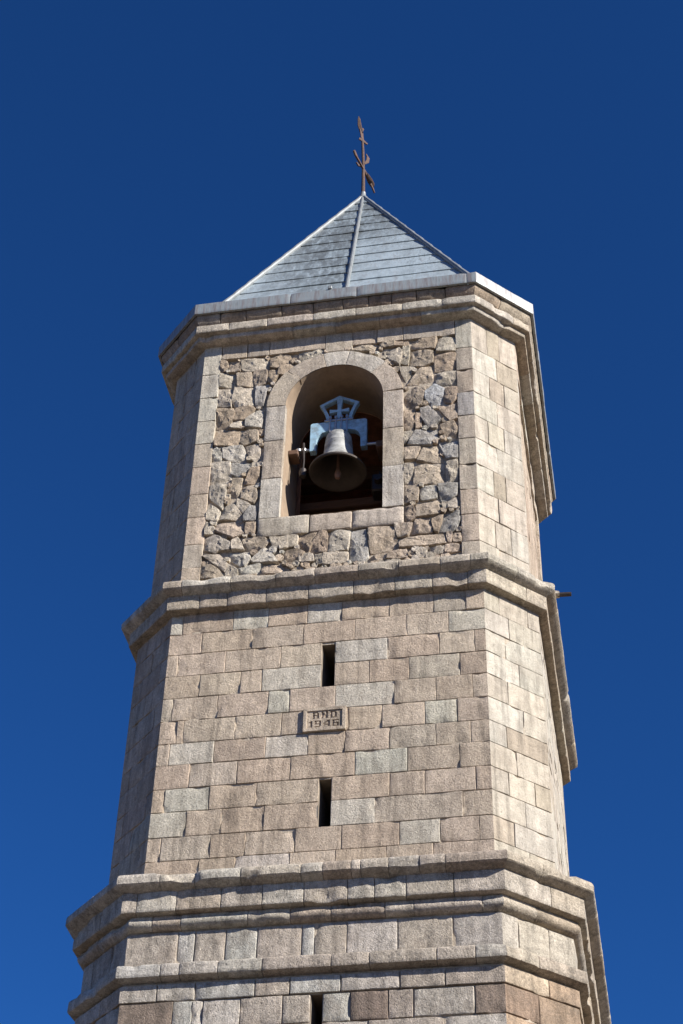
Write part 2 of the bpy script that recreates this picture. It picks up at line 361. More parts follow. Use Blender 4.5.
# traced outlines of the rubble stones, metres on the belfry's front face
RUBBLE=[('t',[[-1.63,7.95],[-1.54,7.94],[-1.53,7.75],[-1.62,7.74]]),
('t',[[-1.51,7.94],[-1.37,7.91],[-1.34,7.7],[-1.49,7.71]]),
('t',[[-1.34,7.93],[-1.12,7.94],[-0.94,7.88],[-0.92,7.68],[-1.09,7.67],[-1.26,7.68],[-1.33,7.73]]),
('t',[[-0.93,7.97],[-0.65,7.94],[-0.64,7.72],[-0.79,7.69],[-0.92,7.71]]),
('t',[[-1.63,7.72],[-1.41,7.69],[-1.38,7.42],[-1.62,7.44]]),
('t',[[-1.39,7.69],[-1.18,7.65],[-1.14,7.46],[-1.15,7.4],[-1.36,7.42]]),
('t',[[-1.15,7.68],[-0.96,7.66],[-0.96,7.43],[-1.1,7.38],[-1.13,7.46]]),
('t',[[-0.94,7.66],[-0.81,7.67],[-0.79,7.55],[-0.87,7.42],[-0.94,7.44]]),
('t',[[-1.63,7.43],[-1.41,7.42],[-1.44,7.2],[-1.42,7.02],[-1.63,7.08]]),
('t',[[-1.41,7.42],[-1.13,7.37],[-1.1,7.01],[-1.36,7.01],[-1.42,7.13]]),
('g',[[-1.1,7.38],[-0.89,7.39],[-0.96,7.23],[-0.98,6.99],[-1.09,7.0]]),
('t',[[-1.63,7.03],[-1.39,7.0],[-1.37,6.94],[-1.42,6.64],[-1.61,6.65]]),
('t',[[-1.36,6.99],[-1.18,7.02],[-1.08,6.95],[-1.21,6.78],[-1.39,6.78]]),
('t',[[-1.39,6.77],[-1.25,6.76],[-1.28,6.62],[-1.42,6.64]]),
('l',[[-1.21,6.76],[-1.07,6.93],[-0.98,6.93],[-0.98,6.58],[-1.21,6.63]]),
('t',[[-1.63,6.63],[-1.28,6.59],[-1.27,6.29],[-1.6,6.32]]),
('t',[[-1.27,6.57],[-1.03,6.53],[-1.02,6.35],[-1.19,6.3],[-1.27,6.35]]),
('l',[[-1.63,6.26],[-1.57,6.31],[-1.5,6.17],[-1.5,6.06],[-1.59,6.02],[-1.63,6.08]]),
('l',[[-1.5,6.28],[-1.22,6.28],[-1.16,6.09],[-1.17,5.99],[-1.35,6.03],[-1.48,6.11]]),
('t',[[-1.18,6.28],[-0.99,6.29],[-0.98,5.96],[-1.05,5.97],[-1.14,6.14]]),
('t',[[-1.64,6.03],[-1.37,6.02],[-1.34,5.65],[-1.62,5.64]]),
('g',[[-1.35,6.0],[-1.11,5.97],[-1.1,5.85],[-1.22,5.74],[-1.35,5.79]]),
('t',[[-1.09,5.86],[-0.97,5.88],[-0.97,5.6],[-1.16,5.59]]),
('t',[[-1.32,5.71],[-1.18,5.69],[-1.24,5.31],[-1.34,5.32]]),
('l',[[-1.62,5.61],[-1.39,5.61],[-1.4,5.38],[-1.42,5.19],[-1.6,5.4]]),
('t',[[-1.19,5.55],[-1.01,5.57],[-0.97,5.35],[-1.01,5.25],[-1.19,5.36]]),
('t',[[-1.62,5.33],[-1.45,5.16],[-1.47,4.99],[-1.62,5.04]]),
('t',[[-1.37,5.27],[-1.28,5.27],[-1.16,5.07],[-1.16,5.01],[-1.45,5.01]]),
('t',[[-1.23,5.34],[-1.06,5.23],[-1.14,5.09],[-1.23,5.22]]),
('g',[[-1.06,5.21],[-0.98,5.2],[-0.97,4.96],[-1.13,4.96],[-1.13,5.03]]),
('t',[[-1.48,4.94],[-1.14,4.98],[-1.11,4.75],[-1.25,4.69],[-1.49,4.84]]),
('t',[[-1.1,4.93],[-0.97,4.95],[-0.97,4.72],[-1.09,4.74]]),
('t',[[-1.62,5.01],[-1.5,4.89],[-1.51,4.8],[-1.62,4.79]]),
('l',[[-1.63,4.75],[-1.5,4.78],[-1.28,4.62],[-1.28,4.5],[-1.42,4.51],[-1.46,4.47],[-1.63,4.55]]),
('t',[[-1.26,4.68],[-1.19,4.71],[-1.09,4.48],[-1.25,4.5]]),
('t',[[-1.14,4.69],[-0.83,4.64],[-0.77,4.56],[-0.87,4.47],[-1.06,4.46]]),
('l',[[-1.63,4.43],[-1.41,4.45],[-1.3,4.29],[-1.32,4.15],[-1.46,4.29]]),
('l',[[-1.39,4.47],[-1.02,4.45],[-1.01,4.3],[-1.07,4.21],[-1.14,4.23]]),
('l',[[-1.0,4.3],[-0.84,4.5],[-0.76,4.42],[-0.64,4.22],[-0.96,4.26]]),
('t',[[-1.63,4.28],[-1.5,4.27],[-1.33,4.13],[-1.34,4.07],[-1.62,4.08]]),
('t',[[-1.3,4.29],[-1.16,4.16],[-1.15,4.06],[-1.31,4.07]]),
('l',[[-1.15,4.18],[-0.86,4.23],[-0.86,4.06],[-1.13,4.07]]),
('t',[[-0.77,4.64],[-0.57,4.62],[-0.57,4.54],[-0.65,4.45],[-0.73,4.51]]),
('t',[[-0.84,4.19],[-0.58,4.19],[-0.55,4.06],[-0.84,4.06]]),
('t',[[-0.64,4.65],[-0.41,4.64],[-0.42,4.47],[-0.56,4.44],[-0.63,4.42]]),
('t',[[-0.4,4.65],[-0.16,4.65],[-0.23,4.47],[-0.26,4.35],[-0.39,4.41]]),
('t',[[-0.14,4.65],[-0.04,4.65],[-0.02,4.33],[-0.25,4.33],[-0.22,4.47]]),
('l',[[0.01,4.64],[0.26,4.64],[0.23,4.32],[-0.02,4.32]]),
('g',[[0.27,4.61],[0.46,4.63],[0.49,4.16],[0.44,4.11],[0.26,4.13]]),
('t',[[0.48,4.63],[0.8,4.64],[0.87,4.27],[0.52,4.23]]),
('t',[[-0.58,4.4],[-0.39,4.39],[-0.31,4.34],[-0.4,4.2],[-0.58,4.23]]),
('t',[[-0.38,4.33],[-0.21,4.3],[-0.19,4.18],[-0.37,4.19]]),
('t',[[-0.18,4.28],[-0.09,4.28],[-0.08,4.13],[-0.15,4.14]]),
('t',[[-0.08,4.3],[0.23,4.29],[0.23,4.11],[-0.07,4.11]]),
('t',[[0.5,4.16],[0.74,4.21],[0.72,4.12],[0.53,4.1]]),
('t',[[0.81,4.66],[0.88,4.66],[0.88,4.45],[0.85,4.47]]),
('t',[[0.94,5.98],[1.15,5.95],[1.09,5.73],[0.95,5.72]]),
('t',[[1.19,5.93],[1.36,5.93],[1.45,5.62],[1.1,5.69]]),
('g',[[1.38,6.0],[1.63,5.99],[1.63,5.67],[1.49,5.68]]),
('t',[[0.94,5.65],[1.06,5.63],[1.03,5.33],[0.94,5.34]]),
('t',[[1.08,5.57],[1.19,5.62],[1.47,5.61],[1.45,5.27],[1.06,5.3]]),
('t',[[1.48,5.65],[1.63,5.63],[1.62,5.27],[1.48,5.27]]),
('t',[[0.94,5.31],[1.12,5.28],[1.11,5.02],[0.94,4.99]]),
('l',[[1.14,5.23],[1.35,5.24],[1.35,5.03],[1.15,5.02]]),
('g',[[1.37,5.24],[1.62,5.24],[1.6,5.05],[1.49,4.96],[1.4,4.98]]),
('t',[[1.08,4.99],[1.36,5.01],[1.41,4.82],[1.36,4.77],[1.1,4.74]]),
('l',[[1.5,4.94],[1.61,5.02],[1.62,4.83],[1.49,4.84]]),
('t',[[1.42,4.94],[1.49,4.93],[1.48,4.84],[1.43,4.84]]),
('t',[[0.95,4.94],[1.05,4.94],[1.09,4.74],[0.99,4.67],[0.95,4.73]]),
('t',[[1.09,4.73],[1.26,4.73],[1.29,4.47],[1.01,4.48]]),
('t',[[1.28,4.71],[1.43,4.76],[1.36,4.47],[1.31,4.49]]),
('g',[[1.43,4.77],[1.64,4.78],[1.63,4.64],[1.59,4.5],[1.53,4.45],[1.37,4.47]]),
('t',[[0.82,4.66],[1.04,4.64],[0.98,4.46],[0.85,4.45]]),
('t',[[0.87,4.44],[1.29,4.44],[1.44,4.44],[1.47,4.28],[1.03,4.27],[0.88,4.28]]),
('t',[[1.46,4.45],[1.53,4.45],[1.52,4.29],[1.48,4.29]]),
('t',[[1.56,4.45],[1.63,4.45],[1.64,4.28],[1.54,4.29]]),
('t',[[1.29,4.23],[1.43,4.23],[1.41,4.12],[1.3,4.13]]),
('t',[[1.45,4.25],[1.61,4.25],[1.62,4.14],[1.44,4.13]]),
('t',[[0.75,4.2],[0.96,4.24],[0.98,4.12],[0.72,4.11]]),
('t',[[0.61,7.99],[0.81,7.97],[0.8,7.87],[0.61,7.87]]),
('t',[[0.82,7.97],[1.01,7.96],[1.0,7.88],[0.81,7.87]]),
('t',[[1.04,7.97],[1.39,7.95],[1.36,7.72],[1.04,7.77]]),
('t',[[1.42,7.96],[1.56,7.96],[1.66,7.84],[1.64,7.63],[1.38,7.66]]),
('t',[[0.65,7.79],[0.87,7.86],[0.91,7.73],[0.88,7.48],[0.73,7.63]]),
('t',[[0.92,7.85],[1.02,7.85],[1.0,7.48],[0.9,7.51]]),
('t',[[1.03,7.73],[1.34,7.69],[1.33,7.47],[1.19,7.42],[1.02,7.46]]),
('t',[[1.36,7.63],[1.65,7.59],[1.64,7.27],[1.35,7.3]]),
('t',[[0.98,7.1],[1.15,7.37],[1.31,7.43],[1.33,7.05]]),
('t',[[0.88,7.46],[1.09,7.43],[0.96,7.16],[0.91,7.31]]),
('t',[[1.36,7.24],[1.41,7.27],[1.64,7.25],[1.64,6.99],[1.37,7.06]]),
('t',[[0.95,7.0],[1.08,7.06],[1.21,6.93],[1.17,6.69],[0.97,6.65]]),
('b',[[1.23,6.93],[1.35,7.05],[1.48,6.97],[1.44,6.7],[1.32,6.64],[1.22,6.79]]),
('t',[[1.49,6.97],[1.65,6.96],[1.63,6.73],[1.57,6.66],[1.47,6.71]]),
('g',[[1.16,6.64],[1.26,6.68],[1.41,6.43],[1.41,6.36],[1.26,6.25],[1.16,6.48]]),
('t',[[1.38,6.63],[1.63,6.66],[1.64,6.38],[1.54,6.34]]),
('t',[[0.94,6.63],[1.08,6.62],[1.07,6.25],[0.94,6.27]]),
('t',[[1.1,6.62],[1.16,6.58],[1.17,6.28],[1.09,6.26]]),
('t',[[1.42,6.29],[1.59,6.33],[1.63,6.22],[1.62,6.04],[1.47,6.06]]),
('g',[[1.09,6.24],[1.39,6.23],[1.37,6.08],[1.29,5.96],[0.99,5.99]]),
('t',[[0.94,6.24],[1.07,6.24],[0.97,6.03],[0.94,6.01]]),
('t',[[-0.53,7.96],[-0.16,7.97],[-0.16,7.86],[-0.5,7.78]]),
('t',[[0.19,8.0],[0.56,7.98],[0.58,7.82],[0.2,7.87]]),
('t',[[-0.78,7.71],[-0.55,7.74],[-0.7,7.54],[-0.8,7.55]])]
# ------------------------------------------------------------------ tower
tower = empty('bell_tower', 'tall pale limestone bell tower with cut corners and a pointed grey metal roof', 'tower')
D1, D2, D3 = 2.635, 2.495, 2.42

# ---- middle stage
S2Z = [3.64, 3.445, 3.158, 2.854, 2.54, 2.226, 1.907, 1.596, 1.307, .996, .695, .378, .084, -.26]
S2J = [[-1.3, -.6, .1, .8, 1.4],
 [-1.76, -1.13, -.7, -.22, .2, .77, 1.3, 1.68], [-1.5, -.88, -.26, .36, .98, 1.47], [-1.77, -1.19, -.52, -.028, .13, .75, 1.36, 1.77],
 [-1.48, -.99, -.73, -.028, .13, .54, 1.0, 1.59], [-1.78, -1.24, -.64, -.39, .15, .83, 1.31, 1.73], [-1.7, -1.62, -1.01, -.47, -.2, .31, .69, 1.18, 1.55],
 [-1.76, -1.24, -.64, -.15, .27, .78, 1.3, 1.69], [-1.5, -.95, -.34, .39, .98, 1.56], [-1.76, -1.25, -.71, -.008, .133, .78, 1.17, 1.73],
 [-1.49, -1.09, -.61, -.008, .133, .62, 1.58], [-1.75, -1.19, -.8, -.25, .26, .89, 1.33, 1.75], [-1.3, -.9, -.3, .2, .75, 1.25]]
S2LIGHT = [set(), {0, 2, 4}, {6}, {5}, {3}, {3, 5}, {8}, {1, 3}, {4}, {1}, {0, 5}, {6}, {2}]
SL = [(-.028, .128, 2.228, 2.825), (-.008, .131, .38, .978)]
in_slit = lambda u, z: any(q[0] < u < q[1] and q[2] - .05 < z < q[3] + .05 for q in SL)
M = MB()
for i in range(len(S2Z) - 1):
    zt, zb = S2Z[i], S2Z[i + 1]
    def cf(j): return jit(LIGHT, .06) if j in S2LIGHT[i] else pick(MIXF)
    course(M, 0, D2, zb, zt, S2J[i], cf, in_slit)
    for k in range(1, 8):
        h = half(k, D2)
        js = rjoints(-h, h, .62 if k % 2 == 0 else .44, i % 2)
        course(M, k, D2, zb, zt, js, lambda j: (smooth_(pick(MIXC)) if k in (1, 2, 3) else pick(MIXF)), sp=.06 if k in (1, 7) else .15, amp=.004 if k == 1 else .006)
wall2 = M.build('shaft_wall', M_ashlar, tower)
M = MB(); shell(M, D2 - .016, -.4, 3.7, SL); M.build('mortar_bed', M_mortar, wall2, 0)

# ---- lower stage: a plain band between the mouldings, then courses down to the ground
M = MB()
GR = [((.465, .42, .36), 5), ((.43, .37, .305), 3), ((.49, .46, .41), 2)]
BAND = [-1.41, -1.23, -.9, -.57, -.1, .03, .37, .89, 1.46]
for k in range(8):
    h = half(k, D1)
    course(M, k, D1, -1.24, -.84, BAND if k == 0 else rjoints(-h, h, .5, k % 2), lambda j: pick(GR if k % 7 == 0 else MIXC), sp=.05 if k in (0, 1, 7) else .15, ew=.007, ed=.009, g=.004)
rowsz = [-1.42, -1.61, -1.915, -2.22, -2.53, -2.84, -3.15, -3.46]
RJ = [[-1.58, -1.18, -.56, -.2, .32, .92, 1.37], [-1.4, -1.2, -1.09, -.7, -.27, .017, .135, .42, .8, 1.05, 1.66], [-1.6, -1.0, -.6, .017, .135, .6, 1.35]]
SL3 = (.017, .135, -2.25, -1.615)
for i, (zt, zb) in enumerate(zip(rowsz, rowsz[1:])):
    for k in range(8):
        h = half(k, 2.66)
        js = RJ[i] if k == 0 and i < 3 else rjoints(-h, h, .6, i % 2)
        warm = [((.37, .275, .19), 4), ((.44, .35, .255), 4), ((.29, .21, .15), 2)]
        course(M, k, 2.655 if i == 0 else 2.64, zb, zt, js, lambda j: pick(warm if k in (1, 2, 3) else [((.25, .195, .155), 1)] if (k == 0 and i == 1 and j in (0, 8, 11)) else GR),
               (lambda u, z: SL3[0] < u < SL3[1] and SL3[2] < z < SL3[3]) if k == 0 else None, sp=.05 if k in (0, 1, 7) else .2, ew=.007, ed=.009, g=.004)
for i in range(12):           # far below the frame: bigger, plainer stones down to the paving
    zt = -3.46 - i * .605; zb = zt - .605
    for k in range(8):
        h = half(k, 2.66); course(M, k, 2.66, zb, zt, rjoints(-h, h, .95, i % 2), lambda j: pick(GR), sp=.4)
wall1 = M.build('base_wall', M_base, tower)
M = MB(); shell(M, D1 - .018, -10.72, -.5, [SL3]); M.build('mortar_bed', M_mortar, wall1, 0)

def slit(u0, u1, z0, z1, D):
    M = MB(); a, b = D - .012, D - .95
    q = [(u0, z0), (u1, z0), (u1, z1), (u0, z1)]
    fr = [M.vert((x, -a, z)) for x, z in q]; bk = [M.vert((x, -b, z)) for x, z in q]
    for i in range(4): M.f.append((fr[i], bk[i], bk[(i + 1) % 4], fr[(i + 1) % 4]))
    M.f.append(tuple(bk[::-1])); return M.build('slit_window', M_recess, tower, 0)
for q in SL: slit(*q, D2)
slit(*SL3, D1)

# ---- mouldings
def jm(front, mean):
    cache = {}
    def f(k):
        if k == 0: return front
        if k not in cache:
            h = half(k, 2.7); cache[k] = rjoints(-h, h, mean, k % 3 == 0)
        return cache[k]
    return f
def mc(front, side):
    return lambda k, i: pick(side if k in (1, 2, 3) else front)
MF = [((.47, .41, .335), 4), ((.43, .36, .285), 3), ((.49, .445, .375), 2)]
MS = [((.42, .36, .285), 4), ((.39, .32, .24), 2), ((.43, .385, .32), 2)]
# upper string course: a fat roll above a flat fillet
M = MB()
sweep(M, [(2.38, 3.87), (2.52, 3.855)] + [(2.60, 3.845)] + arc(2.635, 3.775, .084, 75, -10, 6) + [(2.716, 3.722), (2.702, 3.706), (2.655, 3.678), (2.61, 3.658), (2.58, 3.65)], jm([-1.76, -1.15, -.59, -.11, .42, .91, 1.41, 1.77], .55), mc(MF, MS), wear=.004, chips=.05)
sc = M.build('string_course', M_mould, tower, 30)
M = MB()
sweep(M, [(2.56, 3.67), (2.602, 3.668), (2.606, 3.66), (2.606, 3.468), (2.600, 3.46), (2.48, 3.452)], jm([-1.55, -1.2, -.72, -.2, .35, .85, 1.3, 1.72], .6), mc(MF, MS), wear=.0025, chips=.03)
M.build('fillet', M_mould, sc, 40)
# lower band: roll, fascia, small roll
M = MB()
sweep(M, [(2.46, -.12), (2.62, -.205), (2.70, -.232)] + [(2.76, -.245)] + arc(2.805, -.325, .084, 70, -10, 6) + [(2.886, -.375), (2.872, -.388), (2.82, -.412), (2.77, -.43), (2.74, -.44)], jm([-1.6, -1.23, -.73, -.09, .14, .44, .54, .83, 1.15, 1.42], .5), mc(MF, MS), wear=.0045, chips=.06)
bc = M.build('band_course', M_mould, tower, 30)
M = MB()
sweep(M, [(2.70, -.425), (2.768, -.427), (2.775, -.435), (2.775, -.652), (2.769, -.660), (2.72, -.670), (2.60, -.675)], jm([-1.86, -1.43, -.95, -.51, -.07, .39, .67, 1.0, 1.49], .5), mc(MF, MS), wear=.0035, chips=.07, g=.0035)
M.build('fascia', M_mould, bc, 40)
M = MB()
sweep(M, [(2.58, -.655), (2.67, -.66), (2.69, -.68)] + arc(2.665, -.755, .052, 55, -30, 5) + [(2.695, -.80), (2.66, -.82), (2.58, -.835)], jm([-1.69, -1.38, -.67, -.22, .21, .77, 1.07, 1.77], .5), mc(MF, MS), wear=.006, chips=.08)
M.build('torus', M_mould, bc, 30)
M = MB()
sweep(M, [(2.62, -1.205), (2.728, -1.232), (2.742, -1.25), (2.745, -1.355), (2.738, -1.37), (2.68, -1.385), (2.58, -1.40)], jm([-1.54, -1.34, -.94, -.48, .23, .62, 1.3, 1.69], .5), mc(GR, MS), wear=.004, chips=.06, g=.0035)
M.build('drip_course', M_mould, tower, 40)
# cornice
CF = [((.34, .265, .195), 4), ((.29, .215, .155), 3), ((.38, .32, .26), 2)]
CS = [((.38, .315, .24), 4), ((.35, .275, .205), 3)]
M = MB()
sweep(M, [(2.52, 8.670), (2.655, 8.660), (2.664, 8.648), (2.655, 8.590), (2.62, 8.525), (2.575, 8.480), (2.52, 8.470)], jm([-1.63, -1.26, -.75, -.3, .12, .48, .8, 1.15, 1.55], .5), mc(CF, CS), wear=.005, chips=.06, g=.005)
co = M.build('cornice', M_corn, tower, 45)
M = MB()
sweep(M, [(2.50, 8.473), (2.632, 8.467), (2.640, 8.455), (2.640, 8.337), (2.632, 8.327), (2.57, 8.317), (2.48, 8.313)], jm([-1.5, -.95, -.3, .3, .95, 1.5], .65), mc(MF, MS), wear=.003, chips=.045)
M.build('fillet', M_corn, co, 40)
M = MB()
sweep(M, [(2.48, 8.328), (2.562, 8.324), (2.570, 8.315), (2.570, 8.260), (2.562, 8.247), (2.50, 8.230), (2.38, 8.220)], jm([-1.25, -.6, .0, .62, 1.2], .65), mc(MF, MS), wear=.003, chips=.045)
M.build('bed_moulding', M_corn, co, 40)

# ---- belfry stage: dressed frame, rubble filling, arched opening
LQ = [8.25, 7.69, 7.24, 6.80, 6.38, 5.96, 5.48, 5.09, 4.63, 4.25, 3.80]
RQ = [8.25, 7.67, 7.25, 6.83, 6.40, 5.99, 5.54, 5.11, 4.70, 4.26, 3.80]
M = MB(); hA = half(0, D3)
QL, QR, TOPZ = -1.625, 1.645, 7.955
def qc(): return pick([(TAN, 4), (GREY, 5), (LIGHT, 2)])
def frame(k, lq, rq, sp):
    for zt, zb in zip(lq, lq[1:]): block(M, k, D3, rect(-hA, zb), QL + hA, zt - zb, qc(), wl=True, sp=sp, g=.003, ew=.005, ed=.005)
    for j, (zt, zb) in enumerate(zip(rq, rq[1:])): block(M, k, D3, rect(QR, zb), hA - QR, zt - zb, jit((.34, .315, .29)) if j == 3 and k == 0 else qc(), wr=True, sp=sp, g=.003, ew=.005, ed=.005)
def run(k, xs, z0, z1, D, sp, **kw):
    for a, b in zip(xs, xs[1:]): block(M, k, D, rect(a, z0), b - a, z1 - z0, qc(), sp=sp, g=.003, ew=.005, ed=.005, **kw)
frame(0, LQ, RQ, .05)
run(0, [QL, -1.26, -.94, -.152], TOPZ, 8.25, D3, .05); run(0, [.232, .57, .93, QR], TOPZ, 8.25, D3, .05)
run(0, [-.152, .232], 7.878, 8.25, D3 + .003, .05)
for k in (2, 4, 6):
    frame(k, RQ if k != 6 else LQ, RQ if k == 2 else LQ, .2)
    run(k, [QL, -.9, -.1, .7, QR], TOPZ, 8.25, D3, .2)
    zz = [TOPZ - i * .415 for i in range(11)]
    for i, (zt, zb) in enumerate(zip(zz, zz[1:])):
        course(M, k, D3 - .04, zb, zt, rjoints(QL, QR, .6, i % 2), lambda j: pick([(BROWN, 3), (TAN, 3)]), u0=QL, u1=QR, sp=.15)
for k in (1, 3, 5, 7):
    zs = RQ if k in (1, 3) else LQ; h = half(k, D3)
    for i, (zt, zb) in enumerate(zip(zs, zs[1:])):
        js = [random.uniform(-.1, .08)] if i % 2 else [-h + h * 2 * random.uniform(.27, .36), -h + h * 2 * random.uniform(.6, .7)]
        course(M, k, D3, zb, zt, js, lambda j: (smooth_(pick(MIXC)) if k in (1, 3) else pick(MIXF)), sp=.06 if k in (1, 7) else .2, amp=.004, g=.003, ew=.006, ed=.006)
belfry = M.build('belfry_wall', M_ashlar, tower)
M = MB(); shell_D = D3 - .016
for k in range(8):                       # mortar behind; the front is left open for the rubble panel
    h = half(k, shell_D); d = dist(k, shell_D if k % 2 else D3 - .06)
    spans = [(-h, QL), (QR, h)] if k == 0 else [(-h, h)]
    for a, b in spans:
        M.f.append(tuple(M.vert(P(k, d, u, z)) for u, z in ((a, 3.6), (b, 3.6), (b, 8.4), (a, 8.4))))
M.build('mortar_bed', M_mortar, belfry, 0)

# arch surround
WI, WO, SPR, SILL = .665, .935, 6.94, 4.95
M = MB()
SC_ = [((.45, .39, .32), 4), ((.43, .36, .285), 3), ((.47, .425, .36), 3)]
DS = D3 + .004
for sx, js in ((-1, [SPR, 6.30, 5.63, SILL]), (1, [SPR + .06, 6.31, 5.64, SILL])):
    for zt, zb in zip(js, js[1:]):
        if sx < 0: block(M, 0, DS, rect(-WO, zb), WO - WI, zt - zb, pick(SC_), wr=2, sp=.045, g=.003, ew=.005, ed=.005, skirt=.1)
        else: block(M, 0, DS, rect(WI, zb), WO - WI, zt - zb, pick(SC_), wl=2, sp=.045, g=.003, ew=.005, ed=.005, skirt=.1)
angs = [180, 136, 101, 78, 42, 5]
for a0, a1 in zip(angs, angs[1:]):
    RM = (WI + WO) / 2; L = rad(a0 - a1) * RM
    def fn(s, t, a0=a0, L=L, RM=RM):
        a = rad(a0) - s / RM; r = WI + t
        return (r * math.cos(a), SPR + r * math.sin(a))
    block(M, 0, DS, fn, L, WO - WI, pick(SC_), wb=2, sp=.045, g=.003, ew=.005, ed=.005, skirt=.1)
for a, b in ((-WO, -.27), (-.27, .28), (.28, WO)):
    block(M, 0, DS + .006, rect(a, 4.652), b - a, SILL - 4.652, pick(SC_), sp=.045, g=.003, ew=.022, ed=.018, skirt=.12)
sur = M.build('arch_surround', M_ashlar, tower)
# the deep reveal behind it
M = MB(); path = [(-WI - .004, SILL - .004)] + [(-WI - .004, SILL + (SPR - SILL) * i / 12) for i in range(1, 12)] + [((WI + .004) * math.cos(rad(180 - 6 * i)), SPR + (WI + .004) * math.sin(rad(180 - 6 * i))) for i in range(31)] + [(WI + .004, SPR - (SPR - SILL) * i / 12) for i in range(1, 13)]
rows = []
TH = .92
for j in range(16):
    y = -(D3 - .01) + TH * j / 15
    rows.append([M.vert((x * (1 + .006 * nz((x, y, z), 3)), y, z + .006 * nz((z, y, x), 3))) for x, z in path])
M.grid(rows)
for j in range(15):
    a, b = rows[j], rows[j + 1]; M.f.append((a[0], b[0], b[-1], a[-1]))
M.build('arch_reveal', M_jamb, tower)

# rubble panel
M = MB(); nx, nzz = 84, 108
idx = {}
for i in range(nx + 1):
    for j in range(nzz + 1):
        u, z = QL - .03 + (QR - QL + .06) * i / nx, 3.70 + (TOPZ + .04 - 3.70) * j / nzz
        p = (u, -D3, z); hh = .012 * nz(p, 6) + .012 * nz(p, 17)
        if .62 < u < 1.0 and 4.15 < z < 4.26 + .05: pass
        idx[i, j] = M.vert((u, -(D3 - .052 + hh), z))
        M.v[-1] = (u, -(D3 - .052 + hh), z + Z0)
for i in range(nx):
    for j in range(nzz):
        u, z = QL + (QR - QL) * (i + .5) / nx, 3.70 + (TOPZ - 3.70) * (j + .5) / nzz
        if abs(u) < .78 and SILL - .15 < z < SPR: continue
        if z >= SPR and math.hypot(u, z - SPR) < .78: continue
        M.f.append((idx[i, j], idx[i + 1, j], idx[i + 1, j + 1], idx[i, j + 1]))
rub_bed = None
MR = MB()
STC = {'t': [((.48, .39, .30), 4), ((.42, .33, .245), 3), ((.52, .45, .36), 4)], 'l': [((.57, .52, .44), 3), ((.54, .47, .385), 2)], 'g': [((.40, .375, .34), 2), ((.44, .41, .37), 2)], 'b': [((.39, .40, .40), 1)]}
def rock(poly, kind):
    n = len(poly); cx = sum(p[0] for p in poly) / n; cz = sum(p[1] for p in poly) / n
    area = sum(poly[i][0] * poly[(i + 1) % n][1] - poly[(i + 1) % n][0] * poly[i][1] for i in range(n))
    if area < 0: poly = poly[::-1]
    seed = random.uniform(0, 90); col = pick(STC[kind])
    out = []
    for i in range(n):
        p, q = poly[i], poly[(i + 1) % n]; m = max(2, int(math.dist(p, q) / .035))
        for s in range(m):
            f = s / m; x, z = p[0] + (q[0] - p[0]) * f, p[1] + (q[1] - p[1]) * f
            rr = math.hypot(x - cx, z - cz); w = 1 + .015 / max(rr, .03)      # grown a little, so that the joints close up
            out.append((cx + (x - cx) * w, cz + (z - cz) * w))
    N = len(out)
    out = [tuple((out[i - 1][a] + 8 * out[i][a] + out[(i + 1) % N][a]) / 10 for a in (0, 1)) for i in range(N)]
    rmin = min(math.hypot(x - cx, z - cz) for x, z in out)
    t0, t1 = random.uniform(-.14, .14), random.uniform(-.15, .12)
    planes = [(t0, t1, .012)] + [(t0 + random.uniform(-.4, .4), t1 + random.uniform(-.4, .4), random.uniform(.022, .055)) for _ in range(3)]
    base = random.uniform(-.014, .004)
    def height(x, z):
        h = min(a * (x - cx) + b * (z - cz) + c for a, b, c in planes)
        p = (x, 0, z); return max(-.03, h) + .010 * nz(p, 10, seed) + .010 * nz(p, 22, seed) + .006 * nz(p, 48, seed)
    rings = []
    for f, kind_ in ((1.0, -.09), (1.0, -.024), (.965, -.004), (.9, 0), (.72, 0), (.54, 0), (.36, 0), (.18, 0)):
        rg = []
        for (x, z) in out:
            j = .022 * nz((x, 3, z), 15, seed)
            k_ = f if f < 1 else 1 + j
            X, Z = cx + (x - cx) * k_, cz + (z - cz) * k_
            if f == 1.0: d = base + kind_ + .8 * height(X, Z)
            else: d = base + height(X, Z) + kind_
            rg.append(MR.vert((X, -(D3 - .012 + d), Z), col))
        rings.append(rg)
    for a, b in zip(rings, rings[1:]):
        for i in range(N): MR.f.append((a[i], a[(i + 1) % N], b[(i + 1) % N], b[i]))
    c = MR.vert((cx, -(D3 - .012 + base + height(cx, cz)), cz), col)
    for i in range(N): MR.f.append((rings[-1][i], rings[-1][(i + 1) % N], c))
for kd, pl in RUBBLE: rock(pl, kd)
